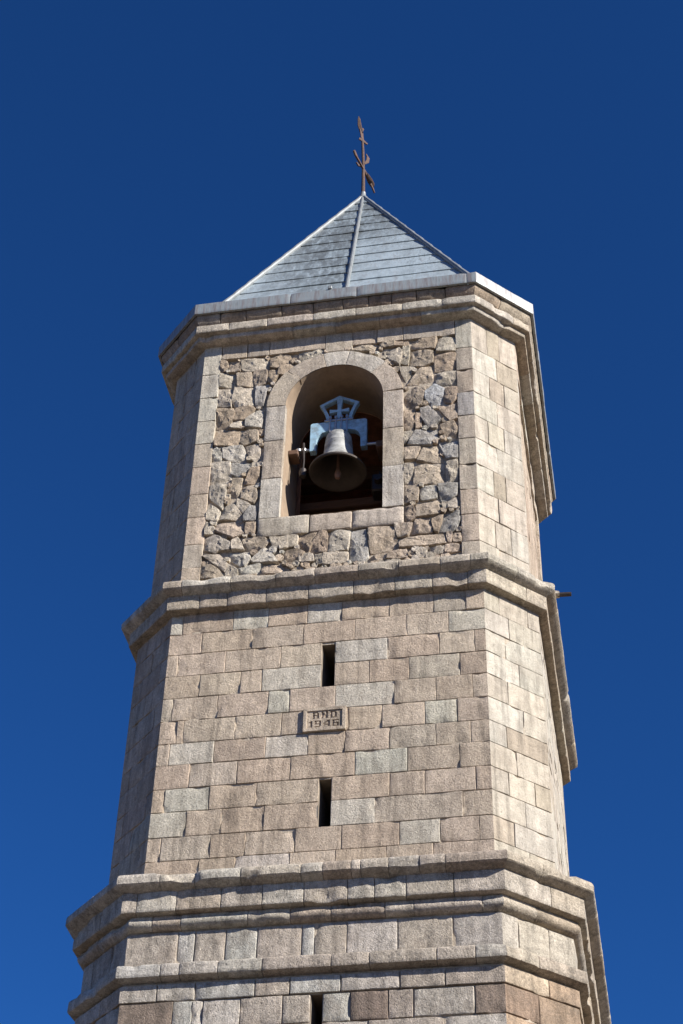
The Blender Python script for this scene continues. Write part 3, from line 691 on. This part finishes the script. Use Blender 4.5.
# small packing stones in the gaps between the big ones
def inside(x, z, poly):
    c = False
    for i in range(len(poly)):
        (x0, z0), (x1, z1) = poly[i - 1], poly[i]
        if (z0 > z) != (z1 > z) and x < (x1 - x0) * (z - z0) / (z1 - z0) + x0: c = not c
    return c
def seg_d(x, z, a, b):
    dx, dz = b[0] - a[0], b[1] - a[1]; L2 = dx * dx + dz * dz
    f = max(0, min(1, ((x - a[0]) * dx + (z - a[1]) * dz) / L2)) if L2 else 0
    return math.hypot(x - a[0] - f * dx, z - a[1] - f * dz)
small = []
for _ in range(5200):
    x, z = random.uniform(QL + .02, QR - .02), random.uniform(3.85, TOPZ - .02)
    if abs(x) < WO + .02 and 4.63 < z < SPR: continue
    if z >= SPR and math.hypot(x, z - SPR) < WO + .02: continue
    if .62 < x < .93 and 4.1 < z < 4.33: continue                 # the open putlog hole above the string course
    if any(inside(x, z, pl) for _, pl in RUBBLE): continue
    d = min(seg_d(x, z, pl[i - 1], pl[i]) for _, pl in RUBBLE for i in range(len(pl)))
    d = min([d] + [math.hypot(x - a, z - b) - r for a, b, r in small] + [x - QL, QR - x, TOPZ - z])
    if d < .022: continue
    d = min(d, .085); small.append((x, z, d))
    n = random.choice((4, 5, 5, 6)); a0 = random.uniform(0, 6.28)
    rock([(x + d * random.uniform(.95, 1.3) * math.cos(a0 + 6.283 * i / n), z + d * random.uniform(.95, 1.3) * math.sin(a0 + 6.283 * i / n)) for i in range(n)], random.choice('tttl'))
rub = MR.build('rubble_panel', M_rubble, tower, 16)
M.build('mortar_bed', M_mortar, rub, 60)

# belfry chamber
M = MB(); R_ = D3 - .02 - TH
n = 8; Rc = R_ / math.cos(math.pi / 8); zf, zc_ = 4.93, 8.05
def ringv(z): return [M.vert((Rc * math.sin(math.pi / 8 + k * math.pi / 4), -Rc * math.cos(math.pi / 8 + k * math.pi / 4), z)) for k in range(8)]
a, b = ringv(zf), ringv(zc_)
for k in range(8):
    if k == 7: continue                                          # the front side is built round the opening below
    M.f.append((a[k], b[k], b[(k + 1) % 8], a[(k + 1) % 8]))
M.f.append(tuple(a)); M.f.append(tuple(b[::-1]))
hw = R_ * T; y = -R_
arcp = [(WI * math.cos(rad(180 - 10 * i)), SPR + WI * math.sin(rad(180 - 10 * i))) for i in range(19)]
ai = [M.vert((x, y, z)) for x, z in arcp]; ti = [M.vert((x, y, zc_)) for x, z in arcp]
for i in range(18): M.f.append((ai[i], ti[i], ti[i + 1], ai[i + 1]))
M.build('belfry_chamber', M_inner, tower, 0)

# ---- roof: four steep sheets of lapped zinc with rolled hips and a central seam
APX = (-.115, 0.0, 14.24); RB, ZB, NR = 2.245, 8.70, 15
M = MB()
for k in range(4):
    ang = k * math.pi / 2; ca, sa = math.cos(ang), math.sin(ang)
    def Rt(x, y, z): return (x * ca - y * sa, x * sa + y * ca, z)
    ax, ay = APX[0] * ca + APX[1] * sa, -APX[0] * sa + APX[1] * ca
    sl = math.hypot(APX[2] - ZB, RB); nyv, nzv = -(APX[2] - ZB) / sl, RB / sl
    rows = []
    for i in range(NR):
        for e, (t, off) in enumerate(((i / NR, .0), (i / NR, .018), ((i + .5) / NR, .010), ((i + 1) / NR + (.004 if i < NR - 1 else 0), .002))):
            w = RB * (1 - min(t, .995)); r = []
            for q in range(25):
                x = -w + 2 * w * q / 24; yv = -RB * (1 - t); z = ZB + (APX[2] - ZB) * t
                X, Y = x + ax * t, yv + ay * t
                o = off + (.006 * nz((X + 9 * k, i * 1.7, z), 2.2) + .004 * nz((X + 5 * k, i * 3.1, z), 6) if e == 1 or e == 2 else 0)
                zj = .012 * nz((X * 1.0, i * 5.0, 3 * k), 1.6) if e == 1 else 0
                r.append(M.vert(Rt(X, Y + nyv * o, z + nzv * o + zj)))
            rows.append(r)
            if e: M.grid(rows[-2:])
roof = M.build('roof', M_zinc, tower, 25)
for sx, sy in ((-1, -1), (1, -1), (1, 1), (-1, 1)):
    M = MB(); pts, rr = [], []
    for i in range(NR * 4 + 1):
        t = i / (NR * 4) * .985; f = (i % 4) / 4
        pts.append((sx * (RB + .03) * (1 - t) + APX[0] * t, sy * (RB + .03) * (1 - t), ZB + .02 + (APX[2] - ZB) * t)); rr.append(.042 - .010 * f)
    M.tube(pts, rr, 10); M.build('hip_cap', M_flash, roof)
for k in range(4):
    M = MB(); pts, rr = [], []; ang = k * math.pi / 2
    for i in range(NR * 4 + 1):
        t = i / (NR * 4) * .98; x = .03 * (1 - t); yv = -(RB + .03) * (1 - t)
        pts.append((x * math.cos(ang) - yv * math.sin(ang) + APX[0] * t, x * math.sin(ang) + yv * math.cos(ang), ZB + .01 + (APX[2] - ZB) * t)); rr.append(.034 - .008 * ((i % 4) / 4))
    M.tube(pts, rr, 8); M.build('seam_roll', M_flash, roof)
M = MB(); M.lathe([(.10, -.22), (.085, -.1), (.06, 0), (.045, .1), (.05, .12), (.0, .13)], APX[0], 0, APX[2] - .02, 16); M.build('apex_cap', M_flash, roof)
# zinc edge of the flat gutter round the roof
M = MB()
WF = [((1, 1, 1), 1)]
sweep(M, [(2.200, 8.795), (2.465, 8.830), (2.700, 8.847), (2.713, 8.840), (2.715, 8.665), (2.709, 8.647), (2.675, 8.645)], jm([-1.9, -.62, .32, 1.86], 1.1), lambda k, i: (1, 1, 1), wear=.004, chips=0, g=.003, ed=.004)
M.build('eaves_flashing', M_rim, tower, 40)
M = MB(); M.box(-.085, -.03, -2.73, -2.57, 8.835, 8.895); M.build('gutter_clip', M_flash, tower)

# ------------------------------------------------------------------ date plaque
pq = empty('date_plaque', 'small framed stone plaque carved with the date, between the two narrow slits', 'plaque'); pq.location = (.035, -D2, 1.6 + Z0)
px0, px1, pz0, pz1 = -.245, .247, .0, .312
LET = {'A': ['111110', '110011', '110011', '111111', '110011', '110011', '110011'], 'N': ['110011', '111011', '111011', '111111', '110111', '110111', '110011'], 'O': ['111110', '110011', '110011', '110011', '110011', '110011', '111110'],
 '1': ['011', '111', '011', '011', '011', '011', '011'], '9': ['111111', '110011', '110011', '111111', '000011', '000011', '111110'], '4': ['000111', '001111', '011011', '110011', '111111', '000011', '000011'], '6': ['111111', '110000', '110000', '111111', '110011', '110011', '111111']}
def bitmap(words, gap=2):
    rows = ['' for _ in range(7)]
    for i, ch in enumerate(words):
        for r in range(7): rows[r] += (('0' * gap) if i else '') + LET[ch][r]
    return rows
M = MB(); ML = MB()
CXn, CZn = 32, 18
ix0, ix1, iz0, iz1 = px0 + .042, px1 - .042, pz0 + .042, pz1 - .042
cell = [[0] * CXn for _ in range(CZn)]
for words, top, left in (('ANO', 1, 5), ('1946', 10, 2)):
    bm = bitmap(words)
    for r in range(7):
        for c_ in range(len(bm[r])):
            if bm[r][c_] == '1': cell[top + r][left + c_] = 1
pf, dp, pc = -.021, .013, (.42, .345, .265)
gx = lambda i: ix0 + (ix1 - ix0) * i / CXn
gz = lambda j: iz1 - (iz1 - iz0) * j / CZn
def pv(MM, x, y, z, c): MM.v.append((x, y, z)); MM.c.append(c); return len(MM.v) - 1
for j in range(CZn):
    for i in range(CXn):
        MM, yy, cc = M, pf, pc
        if not cell[j][i]: MM.f.append(tuple(pv(MM, x, yy, z, cc) for x, z in ((gx(i), gz(j + 1)), (gx(i + 1), gz(j + 1)), (gx(i + 1), gz(j)), (gx(i), gz(j)))))
        if cell[j][i]:
            for di, dj, (xa, za, xb, zb) in ((-1, 0, (gx(i), gz(j), gx(i), gz(j + 1))), (1, 0, (gx(i + 1), gz(j), gx(i + 1), gz(j + 1))), (0, -1, (gx(i), gz(j), gx(i + 1), gz(j))), (0, 1, (gx(i), gz(j + 1), gx(i + 1), gz(j + 1)))):
                if not cell[j + dj][i + di]:
                    M.f.append(tuple(pv(M, x, y_, z, pc) for x, y_, z in ((xa, pf, za), (xb, pf, zb), (xb, pf + dp, zb), (xa, pf + dp, za))))
M.build('panel', M_ashlar, pq, 0); 
for (words, top, left) in (('ANO', 1, 5), ('1946', 10, 2)):
    x = left
    for ch in words:
        wd = len(LET[ch][0]); ML = MB()
        for r in range(7):
            for c_ in range(wd):
                if LET[ch][r][c_] == '1':
                    i, j = x + c_, top + r
                    ML.f.append(tuple(pv(ML, a, pf + dp, b, (.34, .265, .20)) for a, b in ((gx(i), gz(j + 1)), (gx(i + 1), gz(j + 1)), (gx(i + 1), gz(j)), (gx(i), gz(j)))))
        ML.build('carved_letter', M_ashlar, pq, 0); x += wd + 2

M = MB()
for poly in ([(px0, pz0), (px1, pz0), (px1 - .04, pz0 + .042), (px0 + .04, pz0 + .042)], [(px1, pz0), (px1, pz1), (px1 - .042, pz1 - .042), (px1 - .042, pz0 + .042)], [(px1, pz1), (px0, pz1), (px0 + .042, pz1 - .042), (px1 - .042, pz1 - .042)], [(px0, pz1), (px0, pz0), (px0 + .042, pz0 + .042), (px0 + .042, pz1 - .042)]):
    M.prism(poly, -.034, .03, (.43, .355, .275), .003)
M.v = [(x, y, z - Z0) for x, y, z in M.v]
M.build('frame', M_ashlar, pq)

# ------------------------------------------------------------------ bell
YB = -(D3 - .40); ZM = 5.985
bell = empty('church_bell', 'grey bronze bell hanging from a pale blue cross-crowned iron yoke in the arched opening', 'bell'); bell.location = (0, YB, ZM + Z0)
def loc(M): M.v = [(x, y - YB, z - ZM - Z0) for x, y, z in M.v]; return M
M = MB()
prof = [(.372, .035), (.335, .07), (.29, .11), (.25, .155), (.228, .20), (.218, .225), (.220, .235), (.212, .245), (.200, .30), (.193, .38), (.187, .46), (.190, .468), (.184, .478), (.180, .54), (.182, .55), (.176, .562), (.172, .615), (.160, .64), (.11, .650), (.0, .652)]
inner = [(.0, .60), (.10, .595), (.135, .56), (.15, .48), (.165, .36), (.19, .25), (.23, .15), (.29, .07), (.345, .0), (.38, -.004), (.386, .012), (.372, .036)]
M.lathe(prof, 0, YB, ZM, 64); body = loc(M).build('bell_body', M_bronze, bell, 50)
M = MB(); M.lathe(inner, 0, YB, ZM, 64); loc(M).build('inner_face', M_bronzein, body, 50)
M = MB(); M.tube([(0, YB, ZM + .57), (0, YB, ZM + .3), (.0, YB, ZM - .0), (.0, YB, ZM - .1)], [.014, .016, .02, .018], 10)
M.lathe([(0, -.14), (.03, -.13), (.04, -.1), (.045, -.05), (.03, .0), (.02, .05), (0, .06)], 0, YB, ZM + .03, 20)
loc(M).build('clapper', M_clap, bell)
M = MB(); th = .09; y0, y1 = YB - th / 2, YB + th / 2
zb0, zb1 = 6.735, 6.895
# beam with two legs and arched haunches
yk = [(-.385, 6.40), (-.305, 6.40), (-.30, 6.60), (-.275, 6.665), (-.225, 6.715), (-.16, 6.735), (.16, 6.735), (.225, 6.715), (.275, 6.665), (.30, 6.60), (.305, 6.40), (.385, 6.40), (.385, 6.885), (.36, 6.905), (-.36, 6.905), (-.385, 6.885)]
def strip(M, left, right, y0, y1):
    """A flat bar of even thickness between two matching edge lines (x,z)."""
    n = len(left); R = []
    for y in (y0, y1): R.append(([M.vert((x, y, z)) for x, z in left], [M.vert((x, y, z)) for x, z in right]))
    (a, b), (c, d) = R
    for i in range(n - 1):
        M.f += [(a[i], a[i + 1], b[i + 1], b[i]), (c[i], d[i], d[i + 1], c[i + 1]), (a[i], c[i], c[i + 1], a[i + 1]), (b[i], b[i + 1], d[i + 1], d[i])]
    M.f += [(a[0], b[0], d[0], c[0]), (a[-1], c[-1], d[-1], b[-1])]
strip(M, [(-.385, 6.380), (-.385, 6.580), (-.385, 6.680), (-.385, 6.865), (-.36, 6.885), (-.16, 6.885), (.16, 6.885), (.36, 6.885), (.385, 6.865), (.385, 6.680), (.385, 6.580), (.385, 6.380)],
         [(-.305, 6.380), (-.30, 6.580), (-.275, 6.645), (-.25, 6.675), (-.225, 6.695), (-.16, 6.715), (.16, 6.715), (.225, 6.695), (.25, 6.675), (.275, 6.645), (.30, 6.580), (.305, 6.380)], y0, y1)
loc(M).build('yoke', M_yoke, bell, 20)
M = MB(); c0, c1 = YB - .035, YB + .035
strip(M, [(-.165, 6.880), (-.19, 7.030), (-.225, 7.130), (-.275, 7.225), (-.14, 7.300), (.0, 7.375), (.14, 7.300), (.275, 7.225), (.225, 7.130), (.19, 7.030), (.165, 6.880)],
         [(-.115, 6.880), (-.143, 7.020), (-.175, 7.110), (-.214, 7.212), (-.128, 7.256), (.0, 7.325), (.128, 7.256), (.214, 7.212), (.175, 7.110), (.143, 7.020), (.115, 6.880)], c0, c1)
strip(M, [(-.05, 6.880), (-.03, 7.030), (-.024, 7.100), (-.026, 7.180), (-.045, 7.320)], [(.05, 6.880), (.03, 7.030), (.024, 7.100), (.026, 7.180), (.045, 7.320)], c0 + .004, c1 - .004)
strip(M, [(-.135, 7.065), (-.06, 7.078), (.06, 7.078), (.135, 7.065)], [(-.135, 7.135), (-.06, 7.120), (.06, 7.120), (.135, 7.135)], c0 + .008, c1 - .008)
loc(M).build('crown', M_yoke, bell, 20)
M = MB()
M.box(-.20, .20, y0 - .015, y0 - .002, 6.885, 6.92)
for x in (-.115, -.04, .04, .115): M.tube([(x, y0 - .012, 6.66), (x, y0 - .012, 6.97)], .012, 8); M.lathe([(0, -.02), (.022, -.02), (.022, .02), (0, .02)], x, y0 - .012, 6.945, 6)
M.tube([(-.05, YB, 6.62), (-.055, YB, 6.70), (0, YB, 6.75), (.055, YB, 6.70), (.05, YB, 6.62)], .026, 8)
loc(M).build('hanger', M_steel, bell)
for e0, e1 in ((-.60, -.30), (.30, .62)):
    M = MB(); M.tube([(e0, YB, 6.44), (e1, YB, 6.44)], .022, 10); loc(M).build('axle', M_steel, bell)
M = MB(); M.tube([(-.475, YB - .02, 6.56), (-.47, YB - .03, 6.42), (-.455, YB - .05, 6.2), (-.46, YB - .06, 6.0)], [.014, .018, .012, .012], 8)
M.lathe([(0, -.07), (.045, -.065), (.05, 0), (.045, .06), (0, .07)], -.46, YB - .06, 5.98, 14)
loc(M).build('ringing_lever', M_iron, bell)
M = MB()
for x in (-.475, -.545): M.lathe([(0, -.02), (.04, -.02), (.04, .02), (0, .02)], x, YB, 6.44, 14)
loc(M).build('collar', M_steel, bell)

def timber(name, label, x0, x1, y0, y1, z0, z1):
    M = MB(); M.box(x0, x1, y0, y1, z0, z1, bev=.012); o = M.build(name, M_timber); o['kind'] = 'thing'; return tag(o, label, 'timber')
timber('bearing_timber', 'short dark timber bearing the bell axle on the left of the arch', -.672, -.535, YB - .09, YB + .12, 6.31, 6.40)
timber('bearing_timber', 'dark timber bearing the right end of the bell axle, in shade', .52, .672, YB - .10, YB + .20, 6.285, 6.405)
timber('cross_timber', 'brown timber crossing behind and below the bell mouth', -1.25, 1.25, -1.16, -.96, 6.13, 6.28)
timber('cross_timber', 'dark timber high at the back of the bell chamber', -1.25, 1.25, -.35, -.12, 7.35, 7.6)
M = MB(); M.box(.40, .60, YB + .28, YB + .52, 5.86, 6.16, bev=.02); M.tube([(.5, YB + .28, 6.02), (.5, YB + .2, 6.02)], [.06, .05], 14)
M.tube([(.5, YB + .4, 6.16), (.5, YB + .4, 6.29)], .02, 8)
tag(M.build('bell_motor', M_iron), 'small dark motor box hung under the right bearing timber behind the bell', 'motor')

# ------------------------------------------------------------------ iron cross on the roof
fx = empty('roof_cross', 'rusty wrought iron cross leaning on the peak of the metal roof', 'cross'); fx.location = (APX[0], 0, APX[2] + Z0)
def fl(M): M.v = [(x - APX[0], y, z - Z0 - APX[2]) for x, y, z in M.v]; return M
M = MB(); M.tube([(-.115, 0, 14.2), (-.117, 0, 14.6), (-.122, 0, 15.066), (-.135, 0, 15.544), (-.15, 0, 15.878)], [.036, .032, .026, .026, .02], 10)
fl(M).build('pole', M_rust, fx)
def blade(M, pts, ws, thick, side):
    """A hammered flat bar: centre line, half widths, spread along `side`, thin across."""
    pts = [Vector(p) for p in pts]; R = []
    for i, p in enumerate(pts):
        d = (pts[min(i + 1, len(pts) - 1)] - pts[max(i - 1, 0)]).normalized(); sd = (Vector(side) - d * d.dot(Vector(side))).normalized(); n = d.cross(sd)
        w = ws[i]; R.append([M.vert(p + sd * w * a + n * thick * b) for a, b in ((-1, -.5), (-.8, -1), (.8, -1), (1, -.5), (1, .5), (.8, 1), (-.8, 1), (-1, .5))])
    for a, b in zip(R, R[1:]):
        for i in range(8): M.f.append((a[i], a[(i + 1) % 8], b[(i + 1) % 8], b[i]))
    M.f.append(tuple(R[0][::-1])); M.f.append(tuple(R[-1]))
M = MB(); sd = (.45, .9, 0)
blade(M, [(-.145, 0, 15.782), (-.155, .01, 15.926), (-.17, .0, 16.098), (-.19, 0, 16.231), (-.195, 0, 16.327)], [.022, .04, .05, .04, .02], .012, sd)
blade(M, [(-.165, 0, 16.069), (-.20, -.05, 16.241), (-.205, -.08, 16.375), (-.21, -.09, 16.441)], [.03, .035, .025, .008], .012, (1, .2, 0))
blade(M, [(-.18, 0, 16.117), (-.165, .06, 16.250), (-.16, .1, 16.327)], [.03, .03, .01], .012, (1, .2, 0))
blade(M, [(-.20, -.05, 15.849), (-.14, 0, 15.830), (-.07, .06, 15.792)], [.03, .04, .02], .012, (0, 0, 1))
fl(M).build('finial', M_rust, fx)
M = MB(); u = Vector((.26, .97, 0)).normalized(); c = Vector((-.12, 0, 15.019))
pt = lambda s, dz=0: tuple(c + u * s + Vector((0, 0, dz)))
blade(M, [pt(-.40, .05), pt(-.34, .02), pt(-.26), pt(-.12), pt(0), pt(.12)], [.03, .05, .025, .022, .03, .04], .016, (0, 0, 1))
blade(M, [pt(.08), pt(.16, .01), pt(.28, .0), pt(.38, .0), pt(.43, .01)], [.02, .036, .05, .045, .02], .012, (.9, -.3, .5))
blade(M, [pt(.32, -.04), pt(.42, -.08), pt(.48, -.12)], [.04, .03, .008], .012, (0, 0, 1))
fl(M).build('cross_arm', M_rust, fx)
M = MB()
blade(M, [(-.10, 0, 15.162), (-.055, .04, 15.276), (-.05, .06, 15.400), (-.085, .05, 15.496)], [.015, .036, .034, .01], .01, (.5, .8, .3))
blade(M, [(-.16, -.02, 15.085), (-.20, -.06, 15.066), (-.23, -.1, 15.104)], [.02, .03, .01], .012, (0, 0, 1))
fl(M).build('scroll', M_rust, fx)

# ------------------------------------------------------------------ spout on the far side of the belfry
sp = empty('water_spout', 'small stone spout with a dark pipe end jutting from the right side of the belfry', 'spout'); sp.location = (D3, 0, 5.2 + Z0)
M = MB()
def spout_ring(x, w, h, z): return [M.vert((x, a * w, 5.2 + z + b * h)) for a, b in ((-1, -.5), (-.6, -1), (.6, -1), (1, -.5), (1, .6), (.6, 1), (-.6, 1), (-1, .6))]
R = [spout_ring(D3 - .1, .08, .055, .02), spout_ring(D3 + .1, .075, .05, .015), spout_ring(D3 + .23, .06, .042, .005), spout_ring(D3 + .29, .05, .034, 0)]
for a, b in zip(R, R[1:]):
    for i in range(8): M.f.append((a[i], a[(i + 1) % 8], b[(i + 1) % 8], b[i]))
M.f.append(tuple(R[0][::-1])); M.f.append(tuple(R[-1]))
M.v = [(x - D3, y, z - 5.2 - Z0) for x, y, z in M.v]; M.c = [LIGHT] * len(M.v); M.build('spout_stone', M_mould, sp, 40)
M = MB(); M.tube([(.2, 0, 0), (.45, 0, -.012)], [.034, .03], 12); M.v = [(x, y, z - Z0) for x, y, z in M.v]; M.build('pipe', M_iron, sp)

# ------------------------------------------------------------------ ground
M = MB(); N = 24; S = 600
rows = [[M.vert((-S + 2 * S * i / N, -S + 2 * S * j / N, -Z0)) for i in range(N + 1)] for j in range(N + 1)]; M.grid(rows)
g = M.build('ground', M_ground, None, 0); g['kind'] = 'structure'

# ------------------------------------------------------------------ light
AZ, EL = 66, 28                       # azimuth from the front face's normal towards +x, and height
sdir = Vector((math.sin(rad(AZ)) * math.cos(rad(EL)), -math.cos(rad(AZ)) * math.cos(rad(EL)), math.sin(rad(EL))))
sun = bpy.data.lights.new('sun', 'SUN'); sun.energy = 4.6; sun.angle = rad(.53); sun.color = (1, .95, .87)
so = bpy.data.objects.new('sun', sun); COL.objects.link(so); so.rotation_euler = sdir.to_track_quat('Z', 'Y').to_euler(); so.location = (30, -20, 60)
w = bpy.data.worlds.new('World'); SC.world = w; w.use_nodes = True
nt = w.node_tree; nt.nodes.clear()
sky = nt.nodes.new('ShaderNodeTexSky'); sky.sky_type = 'NISHITA'; sky.sun_disc = False
sky.sun_elevation = rad(EL); sky.sun_rotation = math.atan2(sdir.x, sdir.y)
sky.altitude = 3000; sky.air_density = 1.0; sky.dust_density = 0; sky.ozone_density = 10.0
gm = nt.nodes.new('ShaderNodeHueSaturation'); gm.inputs['Saturation'].default_value = 1.095; gm.inputs['Hue'].default_value = .505
bg = nt.nodes.new('ShaderNodeBackground'); bg.inputs[1].default_value = .065
wo = nt.nodes.new('ShaderNodeOutputWorld')
nt.links.new(sky.outputs[0], gm.inputs['Color']); nt.links.new(gm.outputs[0], bg.inputs[0]); nt.links.new(bg.outputs[0], wo.inputs[0])

# ------------------------------------------------------------------ camera
yaw, pitch, roll = 0.19332812742655253, 0.713649428622033, 0.029362118132778062
cy_, sy_, cp, sp_, cr, sr = math.cos(yaw), math.sin(yaw), math.cos(pitch), math.sin(pitch), math.cos(roll), math.sin(roll)
fw = Vector((-sy_ * cp, cy_ * cp, sp_)); rt = Vector((cy_, sy_, 0)); up = rt.cross(fw)
r2, u2 = rt * cr + up * sr, up * cr - rt * sr
cam = bpy.data.cameras.new('camera'); co_ = bpy.data.objects.new('camera', cam); COL.objects.link(co_)
mw = Matrix((r2, u2, -fw)).transposed().to_4x4(); mw.translation = Vector((3.24858361, -18.2827495, -9.06249896 + Z0)); co_.matrix_world = mw
cam.sensor_fit = 'VERTICAL'; cam.sensor_height = 36; cam.sensor_width = 36; cam.lens = 1696.41 / 1024 * 36; cam.clip_end = 3000; cam.clip_start = .1
SC.camera = co_
SC.view_settings.view_transform = 'Standard'; SC.view_settings.look = 'None'; SC.view_settings.exposure = 1.0; SC.view_settings.gamma = 1.0
SC.render.engine = 'CYCLES'; SC.cycles.max_bounces = 8; SC.cycles.diffuse_bounces = 6
